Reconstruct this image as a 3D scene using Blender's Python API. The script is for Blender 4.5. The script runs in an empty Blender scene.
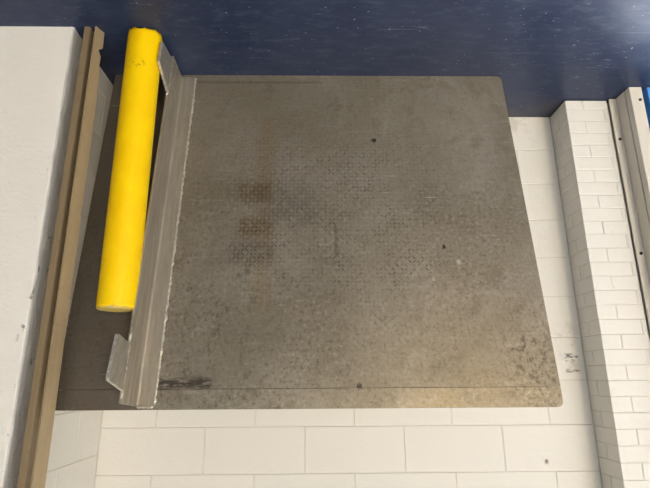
import bpy, bmesh, math, random
from mathutils import Matrix, Vector
random.seed(7)
C = bpy.context.scene.collection
scene = bpy.context.scene

# ------------------------------------------------------------------ camera
# the photograph was taken with the phone upside down: floor at the top of the picture
F_PX, PITCH, YAW, ROLL = 488.0, 0.26849, -0.01812, -0.00632
CAM = Vector((-0.5192, -2.4340, 1.4094))
fw = Vector((math.sin(YAW)*math.cos(PITCH), math.cos(YAW)*math.cos(PITCH), -math.sin(PITCH)))
rt = Vector((math.cos(YAW), -math.sin(YAW), 0.0))
up = rt.cross(fw)
rt, up = (math.cos(ROLL)*rt + math.sin(ROLL)*up), (-math.sin(ROLL)*rt + math.cos(ROLL)*up)
cd = bpy.data.cameras.new('camera')
cd.sensor_fit = 'HORIZONTAL'; cd.sensor_width = 36.0; cd.lens = F_PX*36.0/650.0
cam = bpy.data.objects.new('camera', cd); C.objects.link(cam)
X, Y, Z = -rt, -up, -fw
cam.matrix_world = Matrix(((X.x, Y.x, Z.x, CAM.x), (X.y, Y.y, Z.y, CAM.y), (X.z, Y.z, Z.z, CAM.z), (0, 0, 0, 1)))
scene.camera = cam

# ------------------------------------------------------------------ world and exposure
w = bpy.data.worlds.new('world'); scene.world = w; w.use_nodes = True
bg = w.node_tree.nodes['Background']
bg.inputs[0].default_value = (0.86, 0.92, 1.0, 1); bg.inputs[1].default_value = 3.0
scene.view_settings.view_transform = 'Standard'
scene.view_settings.look = 'None'
scene.view_settings.gamma = 1.0
scene.view_settings.use_curve_mapping = False
scene.view_settings.exposure = 2.22
LAMP = 17.0          # ceiling lamp emission

# ------------------------------------------------------------------ node helper
class NT:
    def __init__(s, name):
        s.m = bpy.data.materials.new(name); s.m.use_nodes = True
        s.t = s.m.node_tree; s.b = s.t.nodes['Principled BSDF']
        s._tc = None
    def put(s, v, sock):
        if isinstance(v, (int, float)): sock.default_value = v
        elif isinstance(v, tuple):
            sock.default_value = v if len(v) == 4 or sock.type == 'VECTOR' else (*v, 1)
        else: s.t.links.new(v, sock)
    def obj(s):
        if not s._tc: s._tc = s.t.nodes.new('ShaderNodeTexCoord')
        return s._tc.outputs['Object']
    def sep(s, v):
        n = s.t.nodes.new('ShaderNodeSeparateXYZ'); s.put(v, n.inputs[0]); return n.outputs
    def comb(s, x, y, z):
        n = s.t.nodes.new('ShaderNodeCombineXYZ')
        for i, v in enumerate((x, y, z)): s.put(v, n.inputs[i])
        return n.outputs[0]
    def math(s, op, a, b=0.0, c=None, clamp=False):
        n = s.t.nodes.new('ShaderNodeMath'); n.operation = op; n.use_clamp = clamp
        s.put(a, n.inputs[0]); s.put(b, n.inputs[1])
        if c is not None: s.put(c, n.inputs[2])
        return n.outputs[0]
    def mul(s, a, b): return s.math('MULTIPLY', a, b)
    def add(s, a, b): return s.math('ADD', a, b)
    def mapv(s, v, scale=(1, 1, 1), loc=(0, 0, 0), rot=(0, 0, 0)):
        n = s.t.nodes.new('ShaderNodeMapping'); s.put(v, n.inputs['Vector'])
        n.inputs['Scale'].default_value = scale; n.inputs['Location'].default_value = loc
        n.inputs['Rotation'].default_value = rot
        return n.outputs[0]
    def noise(s, v, scale=5.0, detail=3.0, rough=0.55, dist=0.0):
        n = s.t.nodes.new('ShaderNodeTexNoise'); s.put(v, n.inputs['Vector'])
        n.inputs['Scale'].default_value = scale; n.inputs['Detail'].default_value = detail
        n.inputs['Roughness'].default_value = rough; n.inputs['Distortion'].default_value = dist
        return n.outputs['Fac']
    def voro(s, v, scale=5.0, feature='F1'):
        n = s.t.nodes.new('ShaderNodeTexVoronoi'); n.feature = feature; s.put(v, n.inputs['Vector'])
        n.inputs['Scale'].default_value = scale
        return n.outputs['Distance']
    def ss(s, v, a, b, lo=0.0, hi=1.0):
        n = s.t.nodes.new('ShaderNodeMapRange'); n.interpolation_type = 'SMOOTHSTEP'
        s.put(v, n.inputs[0]); s.put(a, n.inputs[1]); s.put(b, n.inputs[2]); s.put(lo, n.inputs[3]); s.put(hi, n.inputs[4])
        return n.outputs[0]
    def box(s, x, z, x0, x1, z0, z1, soft):
        a = s.mul(s.ss(x, x0-soft, x0+soft), s.ss(x, x1-soft, x1+soft, 1.0, 0.0))
        b = s.mul(s.ss(z, z0-soft, z0+soft), s.ss(z, z1-soft, z1+soft, 1.0, 0.0))
        return s.mul(a, b)
    def mix(s, f, a, b):
        n = s.t.nodes.new('ShaderNodeMix'); n.data_type = 'RGBA'
        s.put(f, n.inputs[0]); s.put(a, n.inputs[6]); s.put(b, n.inputs[7])
        return n.outputs[2]
    def bump(s, h, strength=0.3, dist=0.01, prev=None):
        n = s.t.nodes.new('ShaderNodeBump'); n.inputs['Strength'].default_value = strength
        n.inputs['Distance'].default_value = dist; s.put(h, n.inputs['Height'])
        if prev is not None: s.t.links.new(prev, n.inputs['Normal'])
        return n.outputs[0]
    def set(s, color=None, rough=None, metal=None, normal=None, spec=None):
        if color is not None: s.put(color, s.b.inputs['Base Color'])
        if rough is not None: s.put(rough, s.b.inputs['Roughness'])
        if metal is not None: s.put(metal, s.b.inputs['Metallic'])
        if spec is not None: s.put(spec, s.b.inputs['Specular IOR Level'])
        if normal is not None: s.t.links.new(normal, s.b.inputs['Normal'])
        return s.m

# ------------------------------------------------------------------ materials
def mat_paint(name, col, dirt=(0.45, 0.41, 0.35), amount=0.4, bumpiness=0.6, marks=()):
    n = NT(name)
    geo = n.t.nodes.new('ShaderNodeNewGeometry'); pos = geo.outputs['Position']
    a = n.ss(n.noise(pos, 2.3, 4, 0.6), 0.52, 0.80, 0.0, amount*0.35)
    sp = n.ss(n.noise(pos, 38, 3, 0.6), 0.70, 0.76, 0.0, amount)
    c = n.mix(a, col, tuple(x*0.86 for x in col)); c = n.mix(sp, c, dirt)
    for bx_, colr, amt, nz in marks:
        x, y, z = n.sep(pos)
        m = n.mul(n.mul(n.box(x, z, *bx_), n.ss(y, -.05, -.03)), n.ss(n.noise(n.mapv(pos, nz[:3]), nz[3], 4, .7), .46, .56, 0, amt))
        c = n.mix(m, c, colr)
    h = n.add(n.mul(n.noise(pos, 160, 3, 0.65), 0.6), n.noise(pos, 26, 3, 0.6))
    return n.set(c, 0.55, 0.0, n.bump(h, bumpiness, 0.004))

M = {}
M['cream'] = mat_paint('cream_block_paint', (0.785, 0.76, 0.695), marks=(
    ((-1.80, -1.715, 1.16, 1.38, .03), (0.50, 0.45, 0.37), .6, (1, 1, 1, 9)),
    ((-1.80, -1.735, 1.30, 1.335, .010), (0.05, 0.045, 0.04), .9, (1, 1, 2.5, 30)),
    ((-1.80, -1.73, 1.375, 1.39, .006), (0.12, 0.10, 0.09), .8, (1, 1, 3, 30)),
    ((-1.592, -1.578, 1.775, 1.797, .008), (0.12, 0.09, 0.06), 1.0, (1, 1, 1, 18)),
    ((-1.70, -1.52, -.02, .09, .03), (0.55, 0.50, 0.40), .5, (1, 1, 1, 14))))
M['pier'] = mat_paint('white_brick_paint', (0.79, 0.77, 0.715))
M['joint'] = mat_paint('painted_mortar', (0.72, 0.69, 0.62))

def mat_leftwall():
    n = NT('rough_white_wall_paint')
    geo = n.t.nodes.new('ShaderNodeNewGeometry'); pos = geo.outputs['Position']
    x, y, z = n.sep(pos)
    near = n.ss(x, 0.495, 0.525, 1.0, 0.0)
    chip = n.mul(n.ss(n.noise(n.mapv(pos, (1, 1, 0.55)), 30, 3, 0.6), 0.665, 0.70), near)
    c = n.mix(n.ss(n.noise(pos, 3, 4), 0.4, 0.75, 0, .3), (0.86, 0.835, 0.775), (0.78, 0.755, 0.695))
    edge = n.mul(n.ss(x, .486, .490, 1.0, 0.0), n.ss(n.noise(n.mapv(pos, (1, 1, .25)), 22, 4, .65), .2, .6, .55, 1.0))  # grey shading of the return face, put into the paint in streaks
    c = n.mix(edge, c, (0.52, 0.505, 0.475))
    c = n.mix(n.mul(chip, .8), c, (0.16, 0.14, 0.12))
    h = n.add(n.mul(n.noise(n.mapv(pos, (1, 1, 1.6)), 55, 4, 0.6), 0.7), n.noise(pos, 12, 3, 0.6))
    return n.set(c, 0.6, 0.0, n.bump(h, 0.8, 0.008))
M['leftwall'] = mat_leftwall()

def mat_floor():
    n = NT('navy_floor_paint')
    o = n.obj(); x, y, z = n.sep(o)
    big = n.noise(o, 1.6, 5, 0.62)
    c = n.mix(n.ss(big, 0.35, 0.7), (0.014, 0.024, 0.062), (0.028, 0.040, 0.080))
    fine = n.noise(n.mapv(o, (5, 13, 1)), 2.0, 6, 0.72)
    c = n.mix(n.ss(fine, 0.46, 0.76, 0, .7), c, (0.072, 0.090, 0.128))
    # worn patches with pale scrapes running mostly along the wall
    reg = n.ss(n.noise(o, 2.6, 3, 0.6), 0.46, 0.64)
    scr = n.ss(n.noise(n.mapv(o, (11, 44, 1), rot=(0, 0, 0.12)), 1.0, 6, 0.8), 0.57, 0.70)
    c = n.mix(n.mul(n.mul(reg, scr), .6), c, (0.33, 0.38, 0.44))
    dots = n.ss(n.noise(o, 60, 2, 0.5), 0.70, 0.75)
    c = n.mix(n.mul(dots, .5), c, (0.36, 0.40, 0.46))
    long_ = n.ss(n.noise(n.mapv(o, (1.2, 60, 1), rot=(0, 0, -0.15)), 1.0, 2, 0.5), 0.735, 0.75)
    c = n.mix(n.mul(long_, .35), c, (0.22, 0.25, 0.30))
    # grime collected along the foot of the block wall
    gr = n.mul(n.ss(y, -0.28, -0.02), n.ss(n.noise(o, 6, 3), 0.3, 0.65))
    c = n.mix(n.mul(gr, .7), c, (0.075, 0.064, 0.058))
    r = n.ss(fine, 0.35, 0.75, 0.30, 0.52)
    h = n.add(n.noise(n.mapv(o, (10, 26, 1)), 1.0, 4, 0.6), n.mul(n.noise(o, 140, 2), .4))
    return n.set(c, r, 0.0, n.bump(h, 0.22, 0.004), 0.28)
M['floor'] = mat_floor()

def mat_plate():
    n = NT('worn_tread_plate_steel')
    o = n.obj(); x, y, z = n.sep(o)
    # raised tread: alternate diagonal lugs on a square grid
    s = 0.0172
    wob = n.mul(n.math('SUBTRACT', n.noise(o, 22, 2), .5), .012)
    gx, gz = n.math('DIVIDE', n.add(x, wob), s), n.math('DIVIDE', n.math('SUBTRACT', z, wob), s)
    cx, cz = n.math('FLOOR', gx), n.math('FLOOR', gz)
    fx, fz = n.math('SUBTRACT', n.math('SUBTRACT', gx, cx), .5), n.math('SUBTRACT', n.math('SUBTRACT', gz, cz), .5)
    par = n.math('FLOORED_MODULO', n.add(cx, cz), 2.0)
    sg = n.math('MULTIPLY_ADD', par, 2.0, -1.0)
    fxs = n.mul(fx, sg)
    a = n.mul(n.add(fxs, fz), .7071); b = n.mul(n.math('SUBTRACT', fxs, fz), .7071)
    a2 = n.math('DIVIDE', a, .58); b2 = n.math('DIVIDE', b, .19)
    d = n.math('SQRT', n.add(n.mul(a2, a2), n.mul(b2, b2)))
    wn = n.t.nodes.new('ShaderNodeTexWhiteNoise'); wn.noise_dimensions = '2D'; n.put(n.comb(cx, cz, 0.0), wn.inputs['Vector'])
    lug0 = n.ss(d, 0.65, 1.1, 1.0, 0.0)
    lug = n.mul(lug0, n.ss(wn.outputs['Value'], .1, .9, .15, 1.0))
    big = n.noise(o, 2.2, 5, 0.62); med = n.noise(o, 9, 4, 0.65); fine = n.noise(o, 85, 3, 0.7)
    streak = n.noise(n.mapv(o, (1.0, 1.0, 9.0)), 6, 3, 0.6)
    vstreak = n.noise(n.mapv(o, (9.0, 1.0, 1.1)), 5, 3, 0.6)
    c = n.mix(n.ss(big, 0.34, 0.66), (0.195, 0.170, 0.122), (0.27, 0.243, 0.190))
    c = n.mix(n.ss(med, 0.45, 0.75, 0, .65), c, (0.14, 0.12, 0.083))
    c = n.mix(n.ss(streak, 0.52, 0.8, 0, .45), c, (0.33, 0.305, 0.25))
    c = n.mix(n.ss(vstreak, 0.58, 0.8, 0, .4), c, (0.14, 0.12, 0.09))
    c = n.mix(n.ss(fine, 0.50, 0.70, 0, .45), c, (0.105, 0.09, 0.063))
    grit = n.noise(o, 62, 2, .6)
    gzone = n.mul(n.ss(n.noise(o, 3.1, 3), .35, .65, .3, 1.0), n.ss(z, .25, .75, .3, 1.0))
    c = n.mix(n.mul(gzone, n.ss(grit, 0.56, 0.66, 0, .6)), c, (0.09, 0.077, 0.055))
    c = n.mix(n.mul(gzone, n.ss(grit, 0.34, 0.44, .4, 0)), c, (0.38, 0.355, 0.295))
    # shadow on the part beyond the angle bar, put into the colour
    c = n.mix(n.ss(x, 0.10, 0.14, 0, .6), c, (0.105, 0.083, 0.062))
    # broad region where grime picks out the lugs
    reg = n.mul(n.box(x, z, -1.05, -0.15, 0.35, 1.12, 0.16), n.ss(n.noise(o, 5, 4, .6), 0.34, 0.56))
    c = n.mix(n.mul(n.mul(reg, lug), n.ss(n.noise(o, 30, 2), .35, .6, .3, 1.0)), c, (0.085, 0.072, 0.05))
    gaps = n.mul(n.mul(reg, n.math('SUBTRACT', 1.0, lug)), n.ss(med, .4, .7, 0, .25))
    c = n.mix(gaps, c, (0.36, 0.335, 0.27))
    # rust: two short bars, a vertical run and a grey-brown smudge beneath
    rn = n.ss(n.noise(o, 28, 3, .65), 0.25, 0.55)
    def stain(c, box, colr, amt, lugw):
        m = n.mul(n.mul(n.box(x, z, *box), rn), amt)
        m = n.mul(m, n.math('MULTIPLY_ADD', lug0, lugw, 1.0-lugw))
        return n.mix(m, c, colr)
    c = stain(c, (-0.33, -0.265, 0.25, 1.15, 0.03), (0.19, 0.130, 0.056), .6, .4)
    c = stain(c, (-0.33, -0.18, 0.585, 0.685, 0.02), (0.165, 0.105, 0.042), .45, .1)
    c = stain(c, (-0.335, -0.185, 0.752, 0.846, 0.02), (0.165, 0.105, 0.042), .45, .1)
    c = stain(c, (-0.325, -0.185, 0.595, 0.675, 0.022), (0.06, 0.034, 0.010), .9, .85)
    c = stain(c, (-0.330, -0.190, 0.762, 0.836, 0.022), (0.06, 0.034, 0.010), .9, .85)
    c = stain(c, (-0.345, -0.170, 0.87, 0.965, 0.03), (0.085, 0.072, 0.05), .95, .6)
    c = stain(c, (-0.52, -0.28, 0.58, 0.80, 0.07), (0.10, 0.088, 0.065), .7, .5)
    # dark splashes towards the upper edge beside the bar, and spots
    sm = n.mul(n.box(x, z, -0.28, 0.02, 0.98, 1.50, 0.07), n.ss(n.noise(n.mapv(o, (1, 1, .6), rot=(0, .5, 0)), 20, 6, .78), 0.53, 0.66))
    c = n.mix(n.mul(sm, .75), c, (0.06, 0.048, 0.036))
    sl = n.mul(n.box(x, z, -0.13, 0.07, 1.415, 1.452, 0.012), n.ss(n.noise(n.mapv(o, (1, 1, 6)), 16, 3, .7), 0.38, 0.52))
    c = n.mix(n.mul(sl, .85), c, (0.04, 0.033, 0.025))
    def spot(c, px, pz, r, col, amt):
        dx = n.math('SUBTRACT', x, px); dz = n.math('SUBTRACT', z, pz)
        dd = n.add(n.math('SQRT', n.add(n.mul(dx, dx), n.mul(dz, dz))), n.mul(n.math('SUBTRACT', n.noise(o, 130, 2, .6), .5), r*3.2))
        return n.mix(n.ss(dd, r*.6, r*1.1, amt, 0.0), c, col)
    c = spot(c, -0.782, 0.367, 0.012, (0.02, 0.018, 0.015), 1)
    c = spot(c, -1.05, 0.891, 0.009, (0.02, 0.018, 0.015), 1)
    c = spot(c, -0.677, 1.448, 0.012, (0.05, 0.04, 0.03), .9)
    c = spot(c, -1.105, 0.958, 0.011, (0.42, 0.40, 0.35), .8)
    c = spot(c, -0.991, 1.031, 0.009, (0.38, 0.36, 0.31), .6)
    c = n.mix(n.mul(n.box(x, z, -0.606, -0.597, 0.79, 0.93, 0.008), n.ss(n.noise(o, 40, 3), .35, .6, .2, .75)), c, (0.04, 0.034, 0.026))
    # dirty specks and vertical runs near the corner over the bright end
    cr = n.mul(n.box(x, z, -1.42, -0.62, 0.95, 1.53, 0.12), n.ss(n.noise(n.mapv(o, (60, 1, 26)), 1.3, 4, .75), 0.54, 0.66))
    c = n.mix(n.mul(cr, .6), c, (0.12, 0.10, 0.075))
    ec = n.mul(n.box(x, z, -1.42, -1.24, 1.24, 1.53, 0.05), n.ss(n.noise(o, 30, 5, .75), 0.50, 0.62))
    c = n.mix(n.mul(ec, .75), c, (0.07, 0.055, 0.04))
    # bend line near the foot
    c = n.mix(n.mul(n.box(x, z, -0.55, 0.06, 0.036, 0.048, 0.006), .4), c, (0.07, 0.06, 0.045))
    # fine bright scratches
    sc = n.ss(n.noise(n.mapv(o, (3.5, 1, 120), rot=(0, .04, 0)), 1.0, 2, .6), 0.70, 0.73)
    sc = n.mul(sc, n.ss(n.noise(o, 4, 2), .5, .6))
    c = n.mix(n.mul(sc, .7), c, (0.50, 0.48, 0.42))
    gm = n.t.nodes.new('ShaderNodeMix'); gm.data_type = 'RGBA'; gm.blend_type = 'MULTIPLY'; gm.inputs[0].default_value = 1.0
    n.put(c, gm.inputs[6]); gm.inputs[7].default_value = (1.40, 1.40, 1.44, 1); c = gm.outputs[2]
    r = n.add(n.ss(med, .3, .75, .28, .46), n.mul(fine, .08))
    wear = n.ss(n.noise(o, 4, 3), .3, .7, .25, 1.0)
    h1 = n.bump(n.mul(lug0, wear), 0.13, 0.002)
    h2 = n.bump(n.add(fine, med), 0.22, 0.002, h1)
    return n.set(c, r, 0.55, h2)
M['plate'] = mat_plate()

def mat_steel(name, c0, c1, rough=.45, metal=.6, stretch=(6, 6, .7)):
    n = NT(name); o = n.obj()
    st = n.noise(n.mapv(o, stretch), 9, 4, .65); f = n.noise(o, 70, 3, .65)
    c = n.mix(n.ss(st, .35, .7), c0, c1)
    c = n.mix(n.ss(f, .60, .75, 0, .5), c, tuple(v*.45 for v in c0))
    return n.set(c, n.ss(st, .3, .7, rough+.1, rough-.08), metal, n.bump(f, .2, .0015))
M['angle'] = mat_steel('brushed_angle_steel', (0.38, 0.34, 0.275), (0.47, 0.43, 0.355), .42, .6, (4, 4, .5))
M['lug'] = mat_steel('pale_lug_steel', (0.38, 0.355, 0.305), (0.46, 0.435, 0.375), .45, .6, (3, 3, 2))
M['weld'] = mat_steel('weld_bead_steel', (0.50, 0.46, 0.38), (0.85, 0.82, 0.72), .35, .6, (8, 8, 8))

def mat_yellow():
    n = NT('safety_yellow'); o = n.obj(); x, y, z = n.sep(o)
    c = n.mix(n.ss(n.noise(o, 6, 3), .4, .7), (0.98, 0.655, 0.0), (0.96, 0.60, 0.0))
    low = n.mul(n.ss(z, .30, .02), 1.0)
    sp = n.mul(n.ss(n.noise(n.mapv(o, (1, 1, .8)), 75, 3, .6), .665, .69), n.ss(z, .05, .26, 1, 0))
    band = n.mul(n.ss(n.noise(o, 60, 3, .65), .54, .60), n.box(x, z, -.03, .03, .155, .195, .012))
    c = n.mix(n.mul(n.math('MAXIMUM', sp, band), .55), c, (0.16, 0.10, 0.01))
    return n.set(c, .45, 0.0, n.bump(n.noise(o, 30, 3), .06, .003), .3)
M['yellow'] = mat_yellow()
def mat_cap():
    n = NT('worn_yellow_cap'); o = n.obj()
    c = n.mix(n.ss(n.noise(o, 40, 4, .7), .42, .6), (0.74, 0.50, 0.05), (0.60, 0.50, 0.24))
    c = n.mix(n.ss(n.noise(o, 90, 3, .6), .62, .68), c, (0.10, 0.08, 0.03))
    return n.set(c, .55, 0.0)
M['cap'] = mat_cap()
M['tan'] = mat_steel('tan_painted_steel', (0.36, 0.275, 0.16), (0.41, 0.315, 0.185), .5, .15, (4, 4, .4))
M['brown'] = mat_steel('brown_painted_steel', (0.25, 0.185, 0.105), (0.29, 0.215, 0.122), .5, .15, (4, 4, .4))
M['dark'] = mat_steel('dark_track_steel', (0.03, 0.026, 0.02), (0.05, 0.044, 0.034), .6, .3)
M['whitesteel'] = mat_paint('cream_painted_steel', (0.72, 0.68, 0.595), (0.28, 0.25, 0.21), .6, .15)
def mat_added_light():  # glow of the unseen light added for the plate highlight
    n = NT('added_light_glow')
    n.b.inputs['Emission Color'].default_value = (1.0, 0.74, 0.42, 1)
    n.b.inputs['Emission Strength'].default_value = 24.0
    return n.set((.9, .85, .75), .4)
M['warm'] = mat_added_light()
def plain(name, col, rough=.6, metal=0.0, vary=.12):
    n = NT(name); o = n.obj()
    c = n.mix(n.ss(n.noise(o, 7, 3), .35, .7), col, tuple(v*(1-vary) for v in col))
    return n.set(c, rough, metal, n.bump(n.noise(o, 50, 2), .1, .003))
M['blue'] = plain('bright_blue_plastic', (0.11, 0.36, 0.92), .35)
M['ceiling'] = plain('grey_ceiling', (0.34, 0.335, 0.32))
M['roomwall'] = plain('warehouse_wall', (0.36, 0.345, 0.315))
M['housing'] = plain('lamp_housing_white', (0.75, 0.75, 0.75), .4)
M['apron'] = plain('outdoor_concrete', (0.42, 0.41, 0.39), .8)
def mat_emit():
    n = NT('lamp_diffuser')
    n.b.inputs['Emission Color'].default_value = (1.0, 0.985, 0.955, 1)
    n.b.inputs['Emission Strength'].default_value = LAMP
    return n.set((.9, .9, .88), .5)
M['emit'] = mat_emit()

# ------------------------------------------------------------------ mesh helpers
def mesh_from(bm, name, mat, smooth=False):
    me = bpy.data.meshes.new(name)
    bmesh.ops.recalc_face_normals(bm, faces=bm.faces)
    bm.to_mesh(me); bm.free()
    if smooth:
        for p in me.polygons: p.use_smooth = True
    me.materials.append(mat); return me
def link(name, me, parent=None, loc=(0, 0, 0)):
    o = bpy.data.objects.new(name, me); C.objects.link(o); o.location = loc
    if parent: o.parent = parent
    return o
def tag(o, label, cat=None, kind=None, group=None):
    o['label'] = label
    if cat: o['category'] = cat
    if kind: o['kind'] = kind
    if group: o['group'] = group
    return o
def add_box(bm, a, b, bev=0.0):
    vs = [bm.verts.new((x, y, z)) for x in (a[0], b[0]) for y in (a[1], b[1]) for z in (a[2], b[2])]
    idx = [(0, 1, 3, 2), (4, 6, 7, 5), (0, 4, 5, 1), (2, 3, 7, 6), (0, 2, 6, 4), (1, 5, 7, 3)]
    fs = [bm.faces.new([vs[i] for i in f]) for f in idx]
    if bev > 0:
        es = {e for f in fs for e in f.edges}
        bmesh.ops.bevel(bm, geom=list(es), offset=bev, segments=1, profile=.5, affect='EDGES')
def box(name, a, b, mat, parent=None, bev=0.0):
    bm = bmesh.new(); add_box(bm, a, b, bev)
    return link(name, mesh_from(bm, name, mat), parent)
_cache = {}
def block(name, a, b, mat, parent, bev=.0026):
    """a beveled block whose mesh is shared between blocks of one size"""
    sz = tuple(round(b[i]-a[i], 4) for i in range(3)); key = (name, sz, mat.name)
    if key not in _cache:
        bm = bmesh.new(); add_box(bm, (0, 0, 0), sz, bev); _cache[key] = mesh_from(bm, name, mat)
    return link(name, _cache[key], parent, a)
def prism(name, pts, mat, axis, lo, hi, parent=None, bev=0.0):
    """polygon extruded along an axis: axis 'x' pts=(y,z); 'y' pts=(x,z); 'z' pts=(x,y)"""
    bm = bmesh.new()
    def v(p, t): return {'x': (t, p[0], p[1]), 'y': (p[0], t, p[1]), 'z': (p[0], p[1], t)}[axis]
    A = [bm.verts.new(v(p, lo)) for p in pts]; B = [bm.verts.new(v(p, hi)) for p in pts]
    bm.faces.new(A); bm.faces.new(list(reversed(B)))
    for i in range(len(pts)):
        j = (i+1) % len(pts); bm.faces.new((A[i], B[i], B[j], A[j]))
    if bev > 0:
        bmesh.ops.bevel(bm, geom=list(bm.edges), offset=bev, segments=1, profile=.5, affect='EDGES')
    return link(name, mesh_from(bm, name, mat), parent)

# ------------------------------------------------------------------ the setting
H_CEIL = 4.2
XR, XL, YR = -6.5, 4.5, -9.0          # extents of the warehouse around the recess
floor = box('floor', (XR, YR, -0.1), (XL, 0.5, 0.0), M['floor'])
tag(floor, 'scuffed glossy navy painted concrete floor with pale scrapes', kind='structure')

BH, BW, J = 0.2032, 0.4635, 0.0032
XC_L, XC_R = 0.487, -1.83             # inner corners of the recess
wall_back = box('wall_back', (XC_R-.30, 0.0035, 0), (XC_L+.30, 0.20, H_CEIL), M['joint'])
tag(wall_back, 'cream painted concrete block wall at the back of the recess', kind='structure')
NC = 12
for k in range(NC):
    off = 0.0 if k % 2 == 0 else BW/2
    e = []
    i = -6
    while off + i*BW < XC_L+.001:
        xx = off + i*BW
        if XC_R+.03 < xx < XC_L-.04: e.append(xx)
        i += 1
    e = [XC_R] + e + [XC_L]
    for a, b in zip(e[:-1], e[1:]):
        if b-a < .02: continue
        jj = random.uniform(-.0008, .0008)
        block('block', (a+J/2, 0.0+jj, k*BH+J/2), (b-J/2, 0.06+jj, (k+1)*BH-J/2), M['cream'], wall_back)
box('upper_block_face', (XC_R, -.001, NC*BH), (XC_L, .05, H_CEIL), M['cream'], wall_back)

# the return on the side of the bollard and the rough wall in front of it
YF = -0.708
bmw = bmesh.new()
add_box(bmw, (XC_L+.0035, YF+.20, 0), (XC_L+.40, 0.20, H_CEIL))
wall_left = link('wall_left', mesh_from(bmw, 'wall_left', M['joint']))
tag(wall_left, 'white painted wall corner beside the tan steel door track', kind='structure')
# rough face with a rounded, uneven arris
def rough_corner():
    bm = bmesh.new()
    prof = [(XL, YF), (2.2, YF), (1.2, YF), (.8, YF), (.62, YF), (.54, YF), (.505, YF), (.492, YF), (.4855, YF+.0015), (.4835, YF+.006),
            (.4845, YF+.05), (.4845, YF+.08), (.4845, YF+.198), (XL, YF+.198)]
    zs = [i*.05 for i in range(0, 61)] + [H_CEIL]
    rows = []
    for z in zs:
        row = []
        for i, (x, y) in enumerate(prof):
            wob = random.uniform(-.0014, .0014) if 5 <= i <= 10 else 0
            row.append(bm.verts.new((x+wob, y+wob*.6, z)))
        rows.append(row)
    n = len(prof)
    for r0, r1 in zip(rows[:-1], rows[1:]):
        for i in range(n):
            j = (i+1) % n; bm.faces.new((r0[i], r0[j], r1[j], r1[i]))
    bm.faces.new(rows[0]); bm.faces.new(list(reversed(rows[-1])))
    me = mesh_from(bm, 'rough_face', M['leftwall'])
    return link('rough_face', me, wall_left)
rough_corner()
z0 = 0.114
zs = [0.0] + [z0 + k*BH for k in range(12)]
for k in range(len(zs)-1):
    ys = [YF+.20, -.36, 0.0] if k % 2 else [YF+.20, -.22, 0.0]
    if k == 0: ys = [YF+.20, 0.0]
    for a, b in zip(ys[:-1], ys[1:]):
        block('block', (XC_L, a+J/2, zs[k]+J/2), (XC_L+.05, b-J/2, zs[k+1]-J/2), M['cream'], wall_left)
box('upper_block_face', (XC_L-.001, YF+.20, zs[-1]), (XC_L+.04, 0, H_CEIL), M['cream'], wall_left)

# brick pier on the other side
YP, PX1, PX2 = -0.175, XC_R, -2.215
bm = bmesh.new(); add_box(bm, (-2.052, YP+.0035, .006), (PX1-.0035, 0.20, H_CEIL)); add_box(bm, (PX2, YP+.03, 0), (-2.0521, 0.20, H_CEIL))
wall_right = link('wall_right', mesh_from(bm, 'wall_right', M['joint']))
tag(wall_right, 'white painted brick pier with fine joints beside the recess', kind='structure')
CH = .0685; JB = .0040
NB = 36
for k in range(NB):
    a, b = .056+(k-1)*CH+JB/2, .056+k*CH-JB/2
    if k == 0: a = .005
    r = lambda: random.uniform(-.0012, .0012)
    if k % 2 == 1:
        fr = [(PX1-.198+JB/2, PX1), (-2.0515, PX1-.198-JB/2)]; sd = .096
    else:
        fr = [(PX1-.091+JB/2, PX1), (-2.0515, PX1-.091-JB/2)]; sd = .175
    (x0, x1), (x2, x3) = fr
    block('brick', (x0, YP+r(), a), (x1+r()*.6, YP+(sd if sd < .17 else .1735)-JB/2, b), M['pier'], wall_right, .0018)
    block('brick', (x2, YP+r(), a), (x3, YP+.09, b), M['pier'], wall_right, .0018)
    if sd < .17:
        block('brick', (PX1-.10, YP+sd+JB/2, a), (PX1+r()*.6, -.0015, b), M['pier'], wall_right, .0018)
box('upper_brick_face', (PX2, YP-.001, .056+(NB-1)*CH), (PX1+.001, 0, H_CEIL), M['pier'], wall_right)

# the rest of the warehouse shell, with an open dock doorway beyond the pier
DO0, DO1, DH = PX2, -5.0, 2.7
lint = box('trim_1', (DO1, YP, DH), (DO0, .2, H_CEIL), M['roomwall']); tag(lint, 'plain wall above the open dock doorway', kind='structure')
w1 = box('wall_far', (XR, YP, 0), (DO1, .2, H_CEIL), M['roomwall']); tag(w1, 'plain wall beyond the open dock doorway', kind='structure')
w2 = box('wall_side', (XR-.2, YR, 0), (XR, .2, H_CEIL), M['roomwall']); tag(w2, 'plain side wall of the warehouse past the doorway', kind='structure')
w3 = box('wall_opposite', (XL, YR, 0), (XL+.2, .2, H_CEIL), M['roomwall']); tag(w3, 'plain side wall of the warehouse past the rough white wall', kind='structure')
w4 = box('wall_front', (XR, YR-.2, 0), (XL, YR, H_CEIL), M['roomwall']); tag(w4, 'plain warehouse wall facing the recess', kind='structure')
ce = box('ceiling', (XR, YR, H_CEIL), (XL, .2, H_CEIL+.1), M['ceiling']); tag(ce, 'flat grey warehouse ceiling', kind='structure')
ap = box('ground', (-14, .5, -.14), (6, 14, -.02), M['apron']); tag(ap, 'pale concrete apron outside the doorway', kind='structure')

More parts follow.
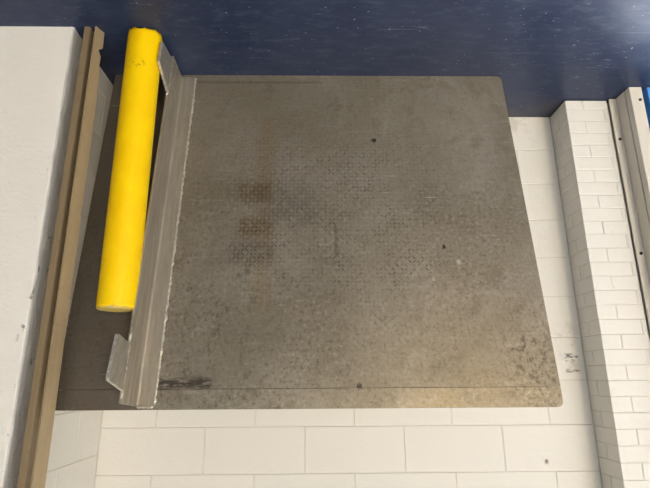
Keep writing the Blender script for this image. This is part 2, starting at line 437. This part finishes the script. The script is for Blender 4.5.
# ceiling lamps
def lamp(x, y):
    e = bpy.data.objects.new('ceiling_light', None); C.objects.link(e); e.location = (x, y, H_CEIL)
    tag(e, 'long white ceiling light with glowing diffuser', 'light', group='ceiling lights in a row')
    for nm, a, b, m in (('housing', (-.62, -.16, -.06), (.62, .16, 0), M['housing']), ('diffuser', (-.60, -.14, -.072), (.60, .14, -.0605), M['emit'])):
        key = ('lamp', nm)
        if key not in _cache:
            bm = bmesh.new(); add_box(bm, a, b, .004); _cache[key] = mesh_from(bm, nm, m)
        link(nm, _cache[key], e)
for x, y in ((-3.2, -3.4), (-0.4, -4.2), (-5.2, -3.4), (-3.2, -5.6), (-1.4, -6.4), (-5.2, -5.6), (-3.2, -7.8), (-5.2, -7.8)):
    lamp(x, y)

plate_light = bpy.data.objects.new('added_plate_light', None); C.objects.link(plate_light); plate_light.location = (-3.7, YR, 1.45)  # unseen light added opposite the recess to give the plate its warm highlight
tag(plate_light, 'unseen warm light added for the highlight on the dock plate', 'light')
box('housing', (-.45, .001, -.30), (.45, .10, .30), M['housing'], plate_light, .01)
box('lens', (-.41, .1005, -.26), (.41, .12, .26), M['warm'], plate_light, .004)

# ------------------------------------------------------------------ dock plate
LEAN = math.radians(6.6)
plate = bpy.data.objects.new('dock_plate', None); C.objects.link(plate)
plate.location = (0, -0.378, 0.0005); plate.rotation_euler = (LEAN, 0, 0)
tag(plate, 'large worn steel dock plate with welded angle bar standing in the recess', 'dock plate')
PXR, PXL, PL, TH, ES = -1.416, 0.443, 1.526, 0.012, 1.455
def rounded(pts_r):
    out = []
    n = len(pts_r)
    for i, (x, z, r) in enumerate(pts_r):
        if r == 0: out.append((x, z)); continue
        p0 = Vector(pts_r[i-1][:2]); p1 = Vector((x, z)); p2 = Vector(pts_r[(i+1) % n][:2])
        a = p1+(p0-p1).normalized()*r; b = p1+(p2-p1).normalized()*r
        for k in range(6):
            t = k/5; q = a*(1-t)**2+p1*2*t*(1-t)+b*t*t; out.append((q.x, q.y))
    return out
box('added_seam_backing', (PXR+.02, TH+.0004, ES-.03), (PXL-.02, TH+.006, ES+.03), M['dark'], plate)  # unseen strip added behind the seam to stop light and keep it dark
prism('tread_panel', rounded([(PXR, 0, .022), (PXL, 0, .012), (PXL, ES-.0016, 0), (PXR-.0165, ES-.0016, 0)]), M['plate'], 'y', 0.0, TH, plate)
# upper edge strip, ground thinner towards its rim
bm = bmesh.new()
pts = rounded([(PXR-.0165, ES, 0), (PXL, ES, 0), (PXL, PL, .02), (PXR-.0175, PL, .025)])
A = [bm.verts.new((x, .0008+.0022*(z-ES)/(PL-ES), z)) for x, z in pts]; Bv = [bm.verts.new((x, TH, z)) for x, z in pts]
bm.faces.new(A); bm.faces.new(list(reversed(Bv)))
for i in range(len(pts)):
    j = (i+1) % len(pts); bm.faces.new((A[i], Bv[i], Bv[j], A[j]))
link('edge_strip', mesh_from(bm, 'edge_strip', M['plate']), plate)
# angle bar: one leg flat on the plate, the other standing proud; it runs slightly out of true
SKEW = .010
PROUD = .150
def angle_bar():
    prof = [(.060, .0004), (.058, .009), (.113, .010), (.118, .0125), (.1205, .018), (.122, PROUD-.002), (.1235, PROUD), (.131, PROUD), (.1325, PROUD-.002), (.1325, .0004)]
    bm = bmesh.new(); rows = []
    for t in (.022, .4, .8, 1.2, 1.514):
        rows.append([bm.verts.new((x+SKEW*t, -pr, t)) for x, pr in prof])
    n = len(prof)
    for r0, r1 in zip(rows[:-1], rows[1:]):
        for i in range(n):
            j = (i+1) % n; bm.faces.new((r0[i], r0[j], r1[j], r1[i]))
    bm.faces.new(rows[0]); bm.faces.new(list(reversed(rows[-1])))
    bmesh.ops.bevel(bm, geom=[e for e in bm.edges if all(v in rows[-1] for v in e.verts)], offset=.003, segments=1, profile=.5, affect='EDGES')
    return link('angle_bar', mesh_from(bm, 'angle_bar', M['angle']), plate)
bar = angle_bar(); bar['label'] = 'scraped bright steel angle bar welded to the plate'
def lugtab(pts):
    bm = bmesh.new(); t = .011
    pr = rounded([(p, a, r) for p, a, r in pts])
    def xx(a): return .1215+SKEW*a
    A = [bm.verts.new((xx(a), -p, a)) for p, a in pr]; B = [bm.verts.new((xx(a)+t, -p, a)) for p, a in pr]
    bm.faces.new(A); bm.faces.new(list(reversed(B)))
    for i in range(len(pr)):
        j = (i+1) % len(pr); bm.faces.new((A[i], B[i], B[j], A[j]))
    for f in bm.faces: f.material_index = 0 if len(f.verts) > 4 else 1
    me = mesh_from(bm, 'locking_lug', M['lug']); me.materials.append(M['weld'])
    return link('locking_lug', me, plate)
lugtab([(PROUD+.0005, .050, 0), (.292, .078, .008), (.292, .185, .008), (PROUD+.0005, .222, 0)])
lugtab([(PROUD+.0005, 1.315, 0), (.266, 1.300, .008), (.284, 1.452, .012), (PROUD+.0005, 1.472, 0)])
def bead(x0, p0, a0, a1, r, step=.008):
    bm = bmesh.new(); rows = []; N = int((a1-a0)/step)
    for k in range(N+1):
        a = a0+(a1-a0)*k/N; rr = r*random.uniform(.65, 1.35)*(0.25 if k in (0, N) else 1)
        cx = x0+SKEW*a+random.uniform(-.3, .3)*r; cp = p0+random.uniform(-.1, .15)*r
        rows.append([bm.verts.new((cx+rr*math.cos(i*math.pi/3), -cp-rr*math.sin(i*math.pi/3)*.8, a)) for i in range(6)])
    for r0, r1 in zip(rows[:-1], rows[1:]):
        for i in range(6):
            j = (i+1) % 6; bm.faces.new((r0[i], r0[j], r1[j], r1[i]))
    bm.faces.new(rows[0]); bm.faces.new(list(reversed(rows[-1])))
    return link('weld_bead', mesh_from(bm, 'weld_bead', M['weld'], True), plate)
def end_bead(x0, x1, a, p, r):
    bm = bmesh.new(); rows = []; N = 10
    for k in range(N+1):
        rr = r*random.uniform(.7, 1.3)*(.3 if k in (0, N) else 1); x = x0+(x1-x0)*k/N
        rows.append([bm.verts.new((x, -p-rr*math.sin(i*math.pi/3)*.8, a+rr*math.cos(i*math.pi/3))) for i in range(6)])
    for r0, r1 in zip(rows[:-1], rows[1:]):
        for i in range(6):
            j = (i+1) % 6; bm.faces.new((r0[i], r0[j], r1[j], r1[i]))
    bm.faces.new(rows[0]); bm.faces.new(list(reversed(rows[-1])))
    return link('weld_bead', mesh_from(bm, 'weld_bead', M['weld'], True), plate)
end_bead(.074, .136, 1.516, .004, .0055)
bead(.0575, .003, .02, 1.508, .0062)
bead(.1255, PROUD+.001, 1.27, 1.50, .0062)
bead(.1255, PROUD+.001, .04, .24, .0055)

# ------------------------------------------------------------------ yellow bollard
BX, BY, BR, BHT = 0.2070, -0.651, 0.0695, 1.163
bol = bpy.data.objects.new('bollard', None); C.objects.link(bol); bol.location = (BX, BY, 0)
tag(bol, 'yellow painted steel bollard standing in front of the dock plate', 'bollard')
bm = bmesh.new(); NS = 48
prof = [(1.0, 0.0), (1.0, .02), (1.0, .3), (1.0, .7), (1.0, BHT-.012), (.985, BHT-.004)]
rows = []
for i, (rf, z) in enumerate(prof):
    row = []
    for s in range(NS):
        t = 2*math.pi*s/NS
        zz = z + (max(0, .008+.007*math.sin(3*t+.6)+.006*math.sin(11*t)+random.uniform(-.002, .003)) if i == 0 else 0)
        row.append(bm.verts.new((BR*rf*math.cos(t), BR*rf*math.sin(t), zz)))
    rows.append(row)
for r0, r1 in zip(rows[:-1], rows[1:]):
    for s in range(NS): bm.faces.new((r0[s], r0[(s+1) % NS], r1[(s+1) % NS], r1[s]))
bm.faces.new(rows[0]); bm.faces.new(list(reversed(rows[-1])))
me = mesh_from(bm, 'post', M['yellow'], True)
link('post', me, bol)
bm = bmesh.new(); rows = []
for rf, z in ((.97, BHT-.0045), (.985, BHT-.001), (.93, BHT+.003), (.5, BHT+.006)):
    rows.append([bm.verts.new((BR*rf*math.cos(2*math.pi*s/NS), BR*rf*math.sin(2*math.pi*s/NS), z)) for s in range(NS)])
for r0, r1 in zip(rows[:-1], rows[1:]):
    for s in range(NS): bm.faces.new((r0[s], r0[(s+1) % NS], r1[(s+1) % NS], r1[s]))
bm.faces.new(rows[0]); bm.faces.new(list(reversed(rows[-1])))
o = link('cap', mesh_from(bm, 'cap', M['cap']), bol); o['label'] = 'worn pale yellow top of the bollard'

# ------------------------------------------------------------------ tan door track on the return
tr = bpy.data.objects.new('door_track', None); C.objects.link(tr); tr.location = (.43, -.68, 0)
tag(tr, 'tan and brown steel door track with torn foot beside the yellow bollard', 'door track')
def L(p): return (p[0]-.43, p[1]+.68)
ZT = 2.9
# outer strip parallel to the return, its back edge torn near the floor
prof = [(-.714, 0.001), (-.714, ZT), (-.667, ZT), (-.667, .26), (-.671, .21), (-.676, .17), (-.674, .12), (-.690, .095), (-.680, .088), (-.670, .075), (-.672, .001)]
bm = bmesh.new()
def sx(y): return .389-.018*(y+.714)/.047
A = [bm.verts.new((sx(y)-.43, y+.68, z)) for y, z in prof]; B = [bm.verts.new((sx(y)-.43+.006, y+.682, z)) for y, z in prof]
bm.faces.new(A); bm.faces.new(list(reversed(B)))
for i in range(len(prof)):
    j = (i+1) % len(prof); bm.faces.new((A[i], B[i], B[j], A[j]))
o = link('guide_strip', mesh_from(bm, 'guide_strip', M['tan']), tr); o['label'] = 'wide tan strip with torn edge'
box('guide_strip', (.415-.43, -.712+.68, .001), (.438-.43, -.706+.68, ZT), M['brown'], tr, .001)['label'] = 'narrow brown strip'
box('guide_strip', (.415-.43, -.7055+.68, .001), (.420-.43, -.628+.68, ZT), M['brown'], tr)
box('back_web', (.4205-.43, -.627+.68, .001), (.4810-.43, -.620+.68, ZT), M['dark'], tr)

# ------------------------------------------------------------------ cream door track on the pier
t2 = bpy.data.objects.new('door_track', None); C.objects.link(t2); t2.location = (-2.1, -.23, 0)
tag(t2, 'cream painted steel door track fixed to the brick pier', 'door track')
ox, oy = 2.1, .23
box('wall_flange', (-2.0955+ox, -.186+oy, .001), (-2.058+ox, -.1775+oy, ZT), M['whitesteel'], t2, .001)
box('web', (-2.102+ox, -.254+oy, .001), (-2.096+ox, -.1775+oy, ZT), M['whitesteel'], t2)
box('back_plate', (-2.155+ox, -.26+oy, .001), (-2.108+ox, -.155+oy, ZT), M['dark'], t2)
box('front_post', (-2.160+ox, -.296+oy, .001), (-2.096+ox, -.2605+oy, ZT), M['whitesteel'], t2, .002)
def bolt(x, y, z, r=.008):
    bm = bmesh.new(); bmesh.ops.create_cone(bm, cap_ends=True, segments=6, radius1=r, radius2=r*.8, depth=.006, matrix=Matrix.Translation((x+ox, y+oy, z)) @ Matrix.Rotation(math.pi/2, 4, 'X'))
    link('bolt', mesh_from(bm, 'bolt', M['dark']), t2)
bolt(-2.140, -.299, .075); bolt(-2.078, -.189, .235); bolt(-2.078, -.189, .84); bolt(-2.14, -.299, .9)

# ------------------------------------------------------------------ blue bin by the doorway
bn = bpy.data.objects.new('storage_bin', None); C.objects.link(bn); bn.location = (-2.487, -.085, 0)
tag(bn, 'bright blue plastic bin on the floor beside the cream door track', 'bin')
bm = bmesh.new()
W0, D0, W1, D1, HB, T = .297, .207, .30, .21, .34, .006
def ring(w_, d_, z): return [bm.verts.new(p) for p in ((-w_, -d_, z), (w_, -d_, z), (w_, d_, z), (-w_, d_, z))]
rs = [ring(W0, D0, .001), ring(W1, D1, HB), ring(W1-T, D1-T, HB), ring(W0-T, D0-T, .008)]
for r0, r1 in zip(rs[:-1], rs[1:]):
    for i in range(4): bm.faces.new((r0[i], r0[(i+1) % 4], r1[(i+1) % 4], r1[i]))
bm.faces.new(rs[0]); bm.faces.new(list(reversed(rs[-1])))
link('body', mesh_from(bm, 'body', M['blue']), bn)
for s in (-1, 1):
    box('rim', (-W1-.012, s*(D1+.001) if s > 0 else -(D1+.013), HB-.02), (W1+.012, D1+.013 if s > 0 else -(D1+.001), HB+.004), M['blue'], bn, .003)
    box('rim', (s*(W1+.001) if s > 0 else -(W1+.013), -D1, HB-.02), (W1+.013 if s > 0 else -(W1+.001), D1, HB+.004), M['blue'], bn, .003)
